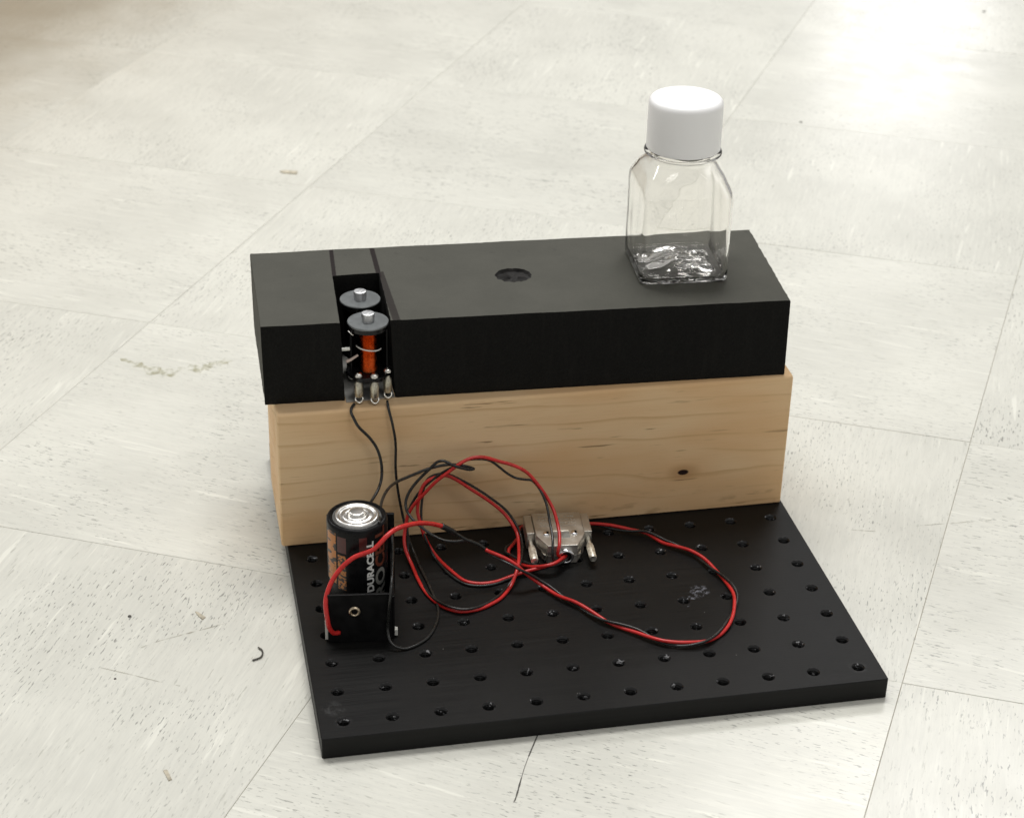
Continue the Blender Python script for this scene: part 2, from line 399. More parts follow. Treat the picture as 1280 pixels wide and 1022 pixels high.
mark([(-4.334, 3.824), (-3.753, 3.497), (-3.095, 3.104), (-2.686, 2.894)], .025, m_faint)
mark([(13.563, 6.402), (14.136, 6.236)], .03, m_faint); mark([(15.198, 6.317), (17.152, 6.255)], .03, m_faint)
def speck(x, y, r):
    bm = nlathe([(r, 0), (r*.8, r*.35), (0, r*.45)], (x, y, .002), 8); return bm
for i, (x, y, r, lb) in enumerate([(-3.667, 5.622, .045, 'tiny dark grit speck left of the small tan chip on the pale floor'),
                      (-4.023, 3.373, .03, 'tiny dark grit speck at the far left of the bare floor, below the larger speck'),
                      (14.941, 24.526, .045, 'tiny dark grit speck on the floor just right of the bottle shoulder'),
                      (21.437, 33.264, .06, 'tiny dark grit speck below the bright sheen on the floor'),
                      (33.846, 45.143, .08, 'tiny dark grit speck near the top right corner of the floor')]):
    o = obj('grit_speck', speck(x, y, r), m_mark, None, (x, y, 0), 180); o['label'] = lb; o['category'] = 'grit'; o['group'] = 'grit specks on the floor'
o = obj('curved_fibre', ntube([(-.953, 3.955, .03), (-.881, 3.839, .035), (-.874, 3.721, .03), (-.937, 3.585, .03), (-1.111, 3.512, .025)], [.018]*13+[.02]*8, 6, 5), m_mark, None, (-.95, 3.7, 0), 180)
o['label'] = 'small dark curved fibre lying on the floor left of the black plate'; o['category'] = 'fibre'
def chip(poly, lb, h=.02, mm=None):
    bm = prism(bmesh.new(), poly, .002, h); bmesh.ops.recalc_face_normals(bm, faces=bm.faces)
    o = obj('paper_chip', bm, mm or m_chip, None, (*poly[0], 0)); o['label'] = lb; o['category'] = 'chip'; o['group'] = 'small chips of debris on the floor'
chip([(-2.226, 5.553), (-2.175, 5.533), (-2.01, 5.299), (-2.085, 5.219), (-2.181, 5.405)], 'small tan wedge shaped chip on the floor above the curved fibre')
chip([(-3.143, .185), (-3.064, .196), (-2.983, -.114), (-3.047, -.151)], 'small pale beige chip on the floor at the bottom left')
chip([(2.018, 31.138), (2.159, 31.191), (2.611, 31.054), (2.562, 30.843), (2.112, 30.979)], 'brown sliver of debris on the floor behind the foam block', .04)

# ------------------------------------------------------------------ drilled plate
PC = (6, 6, 0)
bm = bmesh.new(); n = 20; H = .5; ch = .015
def hole_ring(cx, cy, r, z): return [bm.verts.new((cx+r*math.cos(2*math.pi*(k+.5)/n), cy+r*math.sin(2*math.pi*(k+.5)/n), z)) for k in range(n)]
def sq(cx, cy, k):       # point of the cell border in the direction of hole vertex k
    a = 2*math.pi*(k+.5)/n; x, y = math.cos(a), math.sin(a); m = max(abs(x), abs(y)); return cx+.5*x/m, cy+.5*y/m
lim = lambda v: min(12-ch, max(ch, v))
for i in range(12):
    for j in range(12):
        cx, cy = i+.5, j+.5
        bord = []
        for k in range(n):
            x, y = sq(cx, cy, k); bord.append(bm.verts.new((lim(x), lim(y), H)))
        top = hole_ring(cx, cy, .142, H)
        # corners
        for k in range(n): bm.faces.new((top[k], bord[k], bord[(k+1) % n], top[(k+1) % n]))
        for q in range(4):
            k = (n//8+q*n//4-1) if False else None
        for sx, sy in ((1, 1), (-1, 1), (-1, -1), (1, -1)):
            a = math.atan2(sy, sx) % (2*math.pi); kk = int(round(a/(2*math.pi)*n-.5)) ; k0 = math.floor(a/(2*math.pi)*n-.5) % n; k1 = (k0+1) % n
            if abs(a/(2*math.pi)*n-.5-round(a/(2*math.pi)*n-.5)) > 1e-6:
                cv = bm.verts.new((lim(cx+.5*sx), lim(cy+.5*sy), H)); bm.faces.new((bord[k0], cv, bord[k1]))
        prev = top; prof = [(.110, H-.034)]
        for d in range(5): prof += [(.104, H-.05-.05*d), (.118, H-.075-.05*d)]
        prof += [(.106, .02)]
        for r_, z_ in prof:
            nx = hole_ring(cx, cy, r_, z_)
            for k in range(n): bm.faces.new((prev[k], prev[(k+1) % n], nx[(k+1) % n], nx[k])).material_index = 1
            prev = nx
c4 = [(0, 0), (12, 0), (12, 12), (0, 12)]; rb = .04
def loop(d, z):
    p = []
    for (x, y), (ax, ay) in zip(c4, ((1, 1), (-1, 1), (-1, -1), (1, -1))):
        cx, cy = x+ax*rb, y+ay*rb; s = math.atan2(-ay, -ax)
        rr = rb-d
        for t in (-.785, -.26, .26, .785): p.append(bm.verts.new((cx+rr*math.cos(s+t), cy+rr*math.sin(s+t), z)))
    return p
la, lb_, lc, ld = loop(0, .02), loop(0, H-ch), loop(ch, H), loop(.02, 0)
for lo, hi in ((ld, la), (la, lb_), (lb_, lc)):
    for k in range(16): bm.faces.new((lo[k], lo[(k+1) % 16], hi[(k+1) % 16], hi[k]))
bm.faces.new(ld[::-1])
bmesh.ops.remove_doubles(bm, verts=bm.verts, dist=.0005)
bm.normal_update()
o = obj('drilled_plate', bm, [m_plate, m_thread], None, PC, 25)
o.data.transform(Matrix.Translation((0, 0, 0)))
# object coordinates of this material are measured from the plate's front left corner
for v in o.data.vertices: v.co += Vector((6*I, 6*I, 0))
o.location = (0, 0, 0)
o['label'] = 'square black drilled metal base plate lying flat on the pale floor'; o['category'] = 'base plate'

# ------------------------------------------------------------------ pine block
WB = (0, 0, 0)
bm = bmesh.new(); x0, x1, y0, y1, z0, z1 = -.12, 11.95, 7.1, 10.08, .504, 3.995; rr = .085
prof = [(y0, z0+.03), (y0+.03, z0), (y1-.05, z0), (y1, z0+.05)]
prof += [(y1-rr+rr*math.cos(a), z1-rr+rr*math.sin(a)) for a in [math.pi/2*k/6 for k in range(7)]]
prof += [(y0+rr-rr*math.sin(a), z1-rr+rr*math.cos(a)) for a in [math.pi/2*k/6 for k in range(7)]]
NX = 40; rows = []
for k in range(NX+1):
    u = k/NX; x = x0+(x1-x0)*u; e = min(u, 1-u)*NX
    ins = .03 if e < .01 else 0
    row = []
    for (y, z) in prof:
        w = .012*mnoise.noise((x*.5, y, z*.7))
        yy = y+(ins if y < 8.5 else -ins)+(w if y < 8 else 0); zz = z+(ins if z < 2 else -ins)
        if u == 0: xx = x-.0+.012*mnoise.noise((y*3, z*3, 1))
        elif u == 1: xx = x+.012*mnoise.noise((y*3, z*3, 5))
        else: xx = x
        if k == 1: xx = x0+.03
        if k == NX-1: xx = x1-.03
        row.append(bm.verts.new((xx, yy, zz)))
    rows.append(row)
m_ = len(prof)
for a, b in zip(rows, rows[1:]):
    for k in range(m_): bm.faces.new((a[k], b[k], b[(k+1) % m_], a[(k+1) % m_]))
bm.faces.new(rows[0]); bm.faces.new(rows[-1][::-1]); bmesh.ops.recalc_face_normals(bm, faces=bm.faces)
o = obj('wood_block', bm, m_pine, None, WB, 40)
o['label'] = 'pale pine timber block with a small dark knot standing on the black plate'; o['category'] = 'wood block'

# ------------------------------------------------------------------ foam block
bm = bmesh.new(); ZT, ZB = 5.98, 4.0
# outline, counter clockwise from above, top (x, y) and bottom (x, y)
key = [((-.365, 7.555), (-.335, 7.60)), ((1.385, 7.49), (1.46, 7.535)), ((1.505, 9.93), (1.52, 9.95)), ((2.575, 9.945), (2.6, 9.96)), ((2.50, 7.445), (2.60, 7.49)),
       ((11.67, 7.09), (11.74, 7.19)), ((11.945, 11.085), (11.96, 11.12)), ((-.285, 11.46), (-.27, 11.45))]
levels = [0, .02, .12, .3, .5, .7, .88, .98, 1]
loops = []
for lv in levels:
    L = []
    for i in range(len(key)):
        (ta, ba), (tb, bb) = key[i], key[(i+1) % len(key)]
        a = Vector(ta).lerp(Vector(ba), lv); b = Vector(tb).lerp(Vector(bb), lv); d = b-a; n_ = max(2, int((Vector(tb)-Vector(ta)).length/.10)); nr = Vector((d.y, -d.x)).normalized()
        rough = {5: .022, 7: .012}.get(i, .008)
        for k in range(n_):
            p = a+d*k/n_; w = 0 if k == 0 else 1
            h = rough*w*(.5*mnoise.noise((p.x*3.1, p.y*3.1, lv*2))+1.1*mnoise.noise((p.x*11, p.y*11, lv*5)))
            ins = -.012 if lv in (0, 1) else 0
            p = p+nr*(h+ins); zz = ZT+(ZB-ZT)*lv
            if lv == 0: zz += .012*mnoise.noise((p.x*1.2, p.y*1.2, 3))
            L.append(bm.verts.new((p.x, p.y, zz)))
    loops.append(L); NL = n_      # points on the left end, which keeps its skin
N = len(loops[0])
for a, b in zip(loops, loops[1:]):
    for k in range(N): bm.faces.new((a[k], b[k], b[(k+1) % N], a[(k+1) % N])).material_index = 0 if k >= N-NL else 1
# recess cut in the top
hc = Vector((5.655, 9.36)); HN = 44; hl = []
for k in range(HN):
    a = 2*math.pi*k/HN; rad = .40*(1+.06*math.cos(2*a)+.10*mnoise.noise((k*.55, 2, 1))+.05*mnoise.noise((k*1.7, 7, 1)))
    hl.append((hc.x+rad*math.cos(a), hc.y+rad*math.sin(a)))
h0 = [bm.verts.new((x, y, ZT)) for x, y in hl]
def inner(f, z, j): return [bm.verts.new((hc.x+(x-hc.x)*f+.02*mnoise.noise((x*7, y*7, z)), hc.y+(y-hc.y)*f+.02*mnoise.noise((x*5, y*8, z)), z+j*mnoise.noise((x*6, y*6, 9)))) for x, y in hl]
h1 = inner(.97, ZT-.025, .01); h2 = inner(.91, ZT-.07, .03); h3 = inner(.6, ZT-.07, .09); h4 = inner(.25, ZT-.08, .10)
prev = h0
for nx in (h1, h2, h3, h4):
    for k in range(HN): bm.faces.new((prev[k], prev[(k+1) % HN], nx[(k+1) % HN], nx[k])).material_index = 2
    prev = nx
bm.faces.new(h4).material_index = 2
bm.edges.ensure_lookup_table()
eds = [bm.edges.get((loops[0][k], loops[0][(k+1) % N])) for k in range(N)]+[bm.edges.get((h0[k], h0[(k+1) % HN])) for k in range(HN)]
bmesh.ops.triangle_fill(bm, edges=eds, use_beauty=True, use_dissolve=False)
bm.faces.new(loops[-1][::-1]).material_index = 1
bmesh.ops.recalc_face_normals(bm, faces=bm.faces)
o = obj('foam_block', bm, [m_foam, m_foamcut, m_fibre_plug], None, (0, 0, 0), 40)
o['label'] = 'long black foam block with a cut slot and shallow hole, lying on the pine block'; o['category'] = 'foam block'
# thin sheet on the slot floor
bm = prism(bmesh.new(), [(1.475, 7.42), (2.585, 7.50), (2.585, 9.93), (1.535, 9.93)], 4.002, 4.03); bmesh.ops.recalc_face_normals(bm, faces=bm.faces)
o = obj('grey_sheet', bm, m_greysheet, None, (1.47, 7.5, 4.002)); o['label'] = 'thin grey sheet lining the floor of the slot under the copper coils'; o['category'] = 'sheet'

# ------------------------------------------------------------------ coils
def coil(c):
    x, y, z = c
    t = thing('electromagnet_coil', c, 'front coil at the open mouth of the slot, copper winding showing', 'coil', 'copper coils in the foam slot')
    Zt = 1.86     # top of washer above base z
    q = lambda h: (x, y, z+h)
    obj('washer', nlathe([(0.13, Zt-.05), (.455, Zt-.05), (.467, Zt-.035), (.467, Zt-.015), (.455, Zt), (.15, Zt), (.13, Zt-.05)], q(0), 64), m_steel, t, c, 30)
    obj('core', nlathe([(0, .5), (.148, .5), (.148, Zt+.165), (.14, Zt+.19), (.11, Zt+.2), (0, Zt+.203)], q(0), 40), m_core, t, c, 30)
    prof = [(.10, .64)]
    for k in range(44): h = .64+k*.0263; prof += [(.180, h), (.198, h+.013)]
    prof += [(.172, .64+44*.0263), (.10, .64+44*.0263)]
    obj('winding', nlathe(prof, q(0), 40), m_copper, t, c, 60)
    obj('bobbin_flange', nlathe([(.12, Zt-.16), (.43, Zt-.16), (.44, Zt-.15), (.44, Zt-.055), (.12, Zt-.055)], q(0), 48), m_blackgloss, t, c, 30)
    bm = bmesh.new(); sh = []
    for k in range(25):
        a = math.radians(-14+208*k/24); sh.append([bm.verts.new((x+r_*math.cos(a), y+r_*math.sin(a), z+h_)) for r_ in (.40, .43) for h_ in (.64, Zt-.16)])
    for p_, q_ in zip(sh, sh[1:]):
        for i_, j_ in ((0, 1), (1, 3), (3, 2), (2, 0)): bm.faces.new((p_[i_], p_[j_], q_[j_], q_[i_]))
    for e_ in (sh[0], sh[-1]): bm.faces.new((e_[0], e_[1], e_[3], e_[2]))
    bmesh.ops.recalc_face_normals(bm, faces=bm.faces)
    obj('shade_shell', bm, m_black, t, c, 30)  # added black half shell standing in for the slot's shade behind the winding
    bm = bmesh.new(); pl = []
    for k in range(48):
        a = 2*math.pi*k/48; r = .485+.03*math.cos(6*a+.4); pl.append((x+r*math.cos(a), y+r*math.sin(a)))
    prism(bm, pl, z+.54, z+.64); bmesh.ops.recalc_face_normals(bm, faces=bm.faces)
    obj('bobbin_base', bm, m_blackgloss, t, c, 40, .012)
    for dx, dy in ((-.27, -.29), (.075, -.385), (.40, -.17)):
        tp = (x+dx, y+dy, z)
        tr = obj('terminal', nlathe([(0, .13), (.092, .13), (.10, .15), (.10, .40), (.085, .47), (.055, .52), (.05, .545)], tp, 20), m_terminal, t, c, 35)
        obj('solder_joint', nlathe([(.092, .64), (.088, .68), (.06, .72), (0, .735)], tp, 16), m_solder, tr, c, 180)
        obj('solder_tab', ntube([(tp[0]-.05, tp[1], z+.15), (tp[0]-.085, tp[1]-.05, z+.07), (tp[0], tp[1]-.12, z+.02), (tp[0]+.085, tp[1]-.05, z+.07), (tp[0]+.06, tp[1], z+.15)], .022, 6, 3), m_solder, tr, c, 180)
    return t
c0 = (2.03, 7.70, 4.03)
cf = coil(c0)
def dup(t, loc):
    r = t.copy(); COL.objects.link(r); r.location = Vector(loc)*I; r['_w'] = tuple(loc)
    for ch_ in list(t.children):
        d = ch_.copy(); COL.objects.link(d); d.parent = r
        for g in ch_.children:
            e = g.copy(); COL.objects.link(e); e.parent = d
    return r
cb = dup(cf, (1.995, 8.80, 4.05)); cb['label'] = 'rear coil deep in the slot, mostly hidden behind the front coil'
# pale ring hanging round the front winding, and lead ends
bm = bmesh.new(); pts = []
for k in range(25):
    a = math.radians(192+150*k/24); pts.append((2.03+.285*math.cos(a), 7.70+.26*math.sin(a), 5.265-.05*math.cos(a)))
tube(bm, pts, .016, 8); obj('tie_ring', bm, m_white, cf, c0, 180)
obj('lead_end', tube(bmesh.new(), [(1.36, 7.62, 5.25), (1.60, 7.62, 5.262)], .042, 10), m_ctab, cf, c0, 40)
obj('lead_end', tube(bmesh.new(), [(1.51, 7.55, 4.98), (1.60, 7.56, 5.01), (1.78, 7.60, 5.10)], [.04, .036, .026], 10), m_pinkish, cf, c0, 40)
obj('lead_end', tube(bmesh.new(), [(1.56, 7.55, 5.74), (1.63, 7.50, 5.69), (1.67, 7.48, 5.66)], .017, 6), m_solder, cf, c0, 180)

# ------------------------------------------------------------------ battery and holder
BC = Vector((1.307, 4.37, .56))
bt = thing('battery', BC, 'black D size battery with copper and white lettering standing upright in its holder', 'battery')
rb_ = .655; HB = 2.39
obj('sleeve', nlathe([(0, 0), (.6, 0), (.64, .02), (rb_, .05), (rb_, HB-.09), (.648, HB-.05), (.625, HB-.02), (.60, HB-.008), (.565, HB-.012), (.545, HB-.03), (.53, HB-.05), (.49, HB-.05)], BC, 96), m_can, bt, BC, 35)
obj('grey_washer', nlathe([(.53, HB-.049), (.525, HB-.034), (.455, HB-.034)], BC, 72), simple('grey_ring', (.10, .10, .095), .4), bt, BC, 60)
obj('top_terminal', nlathe([(.485, HB-.05), (.475, HB-.012), (.455, HB+.012), (.425, HB+.02), (.395, HB+.008), (.375, HB-.012), (.33, HB-.012), (.30, HB-.004), (.28, HB+.006), (.255, HB+.004), (.235, HB-.006), (.20, HB-.006), (.185, HB+.002), (.172, HB+.07), (.16, HB+.085), (.13, HB+.09), (0, HB+.088)], BC, 96), m_bat_cap, bt, BC, 50)
def on_can(bm, az0, r=None):
    """x along the can's axis (inches above base), y to decreasing azimuth -> wrap to the cylinder"""
    r = r or rb_+.004
    for v in bm.verts:
        h, s = v.co.x, v.co.y; a = math.radians(az0)-s/rb_
        v.co = BC+Vector((r*math.cos(a), r*math.sin(a), h))
def patch(name, az0, width, h0_, h1_, m, r=None):
    bm = bmesh.new(); nx = 12
    g = [[bm.verts.new((h0_+(h1_-h0_)*j, -width/2+width*i/nx, 0)) for j in (0, 1)] for i in range(nx+1)]
    for a, b in zip(g, g[1:]): bm.faces.new((a[0], a[1], b[1], b[0]))
    on_can(bm, az0, r or rb_+.002); obj(name, bm, m, bt, BC, 180)
def text(body, az0, h0_, length, height, m, name='lettering', bold=.0):
    cu = bpy.data.curves.new('lettering', 'FONT'); cu.body = body; cu.size = 1; cu.resolution_u = 4; cu.offset = bold
    to = bpy.data.objects.new('lettering_tmp', cu); COL.objects.link(to)
    dg = bpy.context.evaluated_depsgraph_get(); me = bpy.data.meshes.new_from_object(to.evaluated_get(dg))
    bpy.data.objects.remove(to); bm = bmesh.new(); bm.from_mesh(me); bpy.data.meshes.remove(me)
    xs = [v.co.x for v in bm.verts]; ys = [v.co.y for v in bm.verts]
    for v in bm.verts: v.co = ((v.co.x-min(xs))/(max(xs)-min(xs))*length+h0_, ((v.co.y-min(ys))/(max(ys)-min(ys))-.5)*height, 0)
    bmesh.ops.triangulate(bm, faces=bm.faces)
    bmesh.ops.subdivide_edges(bm, edges=[e for e in bm.edges if e.calc_length() > .06], cuts=3, use_grid_fill=True)
    on_can(bm, az0, rb_+.005); o = obj(name, bm, m, bt, BC); return o
text('DURACELL', -72.5, .80, 1.28, .165, m_ltwhite, bold=.045)
text('PRO', -49, .30, 1.02, .30, m_ltgrey, bold=.036)
text('CELL', -49, 1.36, .98, .30, m_ltcopper, bold=.036)
patch('print_band', -156, .34, .95, 2.22, m_orange)
patch('print_band', -128, .22, 1.78, 2.18, m_maroon)
patch('print_band', -128, .20, .85, 1.72, m_orange2)
patch('print_band', -86, .17, 1.72, 2.20, m_maroon, rb_+.001)

HC = Vector((1.30, 4.15, .504)); hyaw = math.radians(-6.5)
ht = thing('battery_holder', HC, 'black open topped battery holder with a metal eyelet in its front wall', 'battery holder')
def hl_(x, y, z): v = Vector((x, y, z)); v.rotate(Matrix.Rotation(hyaw, 3, 'Z')); return HC+v
def hbox(name, c, s, m, bev=.015, **k): return obj(name, nbox(hl_(*c), s, hyaw), m, ht, HC, None, bev, **k)
hbox('base', (0, 0, .025), (1.34, 1.86, .05), m_black)
fw = hbox('front_wall', (0, -.975, .61), (1.36, .07, 1.22), m_black)
hbox('back_wall', (.06, .955, 1.0), (1.48, .07, 2.0), m_black)
hbox('side_wall', (.715, 0, .55), (.06, 1.87, 1.10), m_black)
hbox('contact_strip', (-.715, -.84, .36), (.06, .22, .64), m_ctab, .005)
hbox('contact_strip', (.775, -.80, .10), (.07, .12, .15), m_ctab, .005)
hbox('spring_contact', (-.60, .52, .95), (.06, .30, 1.25), m_tan, .01)
ey = hl_(-.11, -1.012, .79); d_ = Vector((math.sin(hyaw), -math.cos(hyaw), 0))
obj('eyelet', nlathe([(.065, 0), (.07, .03), (.09, .042), (.118, .03), (.13, 0)], ey, 28, d_), m_brass, ht, HC, 180)
obj('eyelet_bore', nlathe([(0, .006), (.068, .006), (.068, -.01)], ey, 20, d_), m_blackgloss, ht, HC)

# ------------------------------------------------------------------ connector hood
KC = Vector((6.135, 5.375, .504)); kyaw = math.radians(-5)
kt = thing('connector_hood', KC, 'nickel plated connector hood with two thumbscrews lying against the pine block', 'connector')
KR = Matrix.Rotation(kyaw, 3, 'Z')
def kl(x, y, z=0): return KC+KR @ Vector((x, y, z))
def kpoly(name, poly, z0_, z1_, m, bev=.02, parent=kt):
    bm = prism(bmesh.new(), [tuple(kl(x, y)[:2]) for x, y in poly], KC.z+z0_, KC.z+z1_); bmesh.ops.recalc_face_normals(bm, faces=bm.faces)
    return obj(name, bm, m, parent, KC, None, bev)
body = kpoly('lower_shell', [(-.335, 0.01), (.335, 0.01), (.55, .44), (.55, 1.40), (-.55, 1.40), (-.55, .44)], 0, .235, m_nickel)
ub = kpoly('upper_shell', [(-.345, 0), (.345, 0), (.565, .46), (.565, 1.40), (-.565, 1.40), (-.565, .46)], .245, .5, m_nickel, .014)
for s in (-1, 1):
    kpoly('screw_lug', [(s*.575, .62), (s*.76, .62), (s*.76, 1.40), (s*.575, 1.40)][::s], .03, .455, m_nickel, .015)
    ax = kl(0, -1)-kl(0, 0)
    ts = obj('thumbscrew', nlathe([(0, 0), (.05, 0), (.05, .24), (.06, .25), (.078, .27), (.08, .30), (.082, .83), (.078, .84), (0, .84)], kl(s*.675, .63, .24), 24, ax), m_nickel2, kt, KC, 35)
    bm = bmesh.new()
    for k in range(24):
        a = 2*math.pi*k/24; off = KR @ Vector((.081*math.cos(a), 0, .081*math.sin(a)))
        p = kl(s*.675, .63, .24)+off; tube(bm, [p+ax*.34, p+ax*.79], .006, 4)
    obj('knurl', bm, m_nickel2, ts, KC)
    rv = obj('rivet', nlathe([(.085, 0), (.08, .025), (.06, .036), (0, .04)], kl(s*.325, .50, .5), 24), m_chrome, kt, KC, 60)
    obj('rivet_slot', nbox(kl(s*.325+.03, .50, .541), (.05, .09, .012), kyaw), m_black, rv, KC)
    kpoly('chamfer_tab', [(s*.37, .07), (s*.43, .11), (s*.47, .30), (s*.41, .27)][::s], .05, .20, m_nickel2, .01)
kpoly('name_panel', [(-.215, .32), (.215, .32), (.215, .56), (-.215, .56)], .498, .506, simple('panel_grey', (.36, .38, .37), .45, .7), .003)
kpoly('ridge', [(-.21, .585), (.21, .585), (.21, .625), (-.21, .625)], .49, .518, m_nickel2, .008)
bm = bmesh.new()
for j in range(4):
    for i in range(13):
        if random.random() < .85: box(bm, kl(-.40+i*.066+random.uniform(-.012, .012), .86+j*.13+random.uniform(-.01, .01), .502), (.036, .055, .02), kyaw+random.uniform(-.3, .3))
eo = obj('embossing', bm, m_nickel, kt, KC, None); eo['kind'] = 'stuff'
pc = kl(.065, 0, .24); pa = KR @ Vector((0, -1, 0))
obj('cable_port', nlathe([(.115, -.02), (.12, .10), (.145, .12), (.18, .10), (.192, .05), (.192, -.03)], pc, 32, pa), m_chrome, kt, KC, 180)
obj('port_opening', nlathe([(0, .012), (.119, .012)], pc, 24, pa), m_blackgloss, kt, KC)

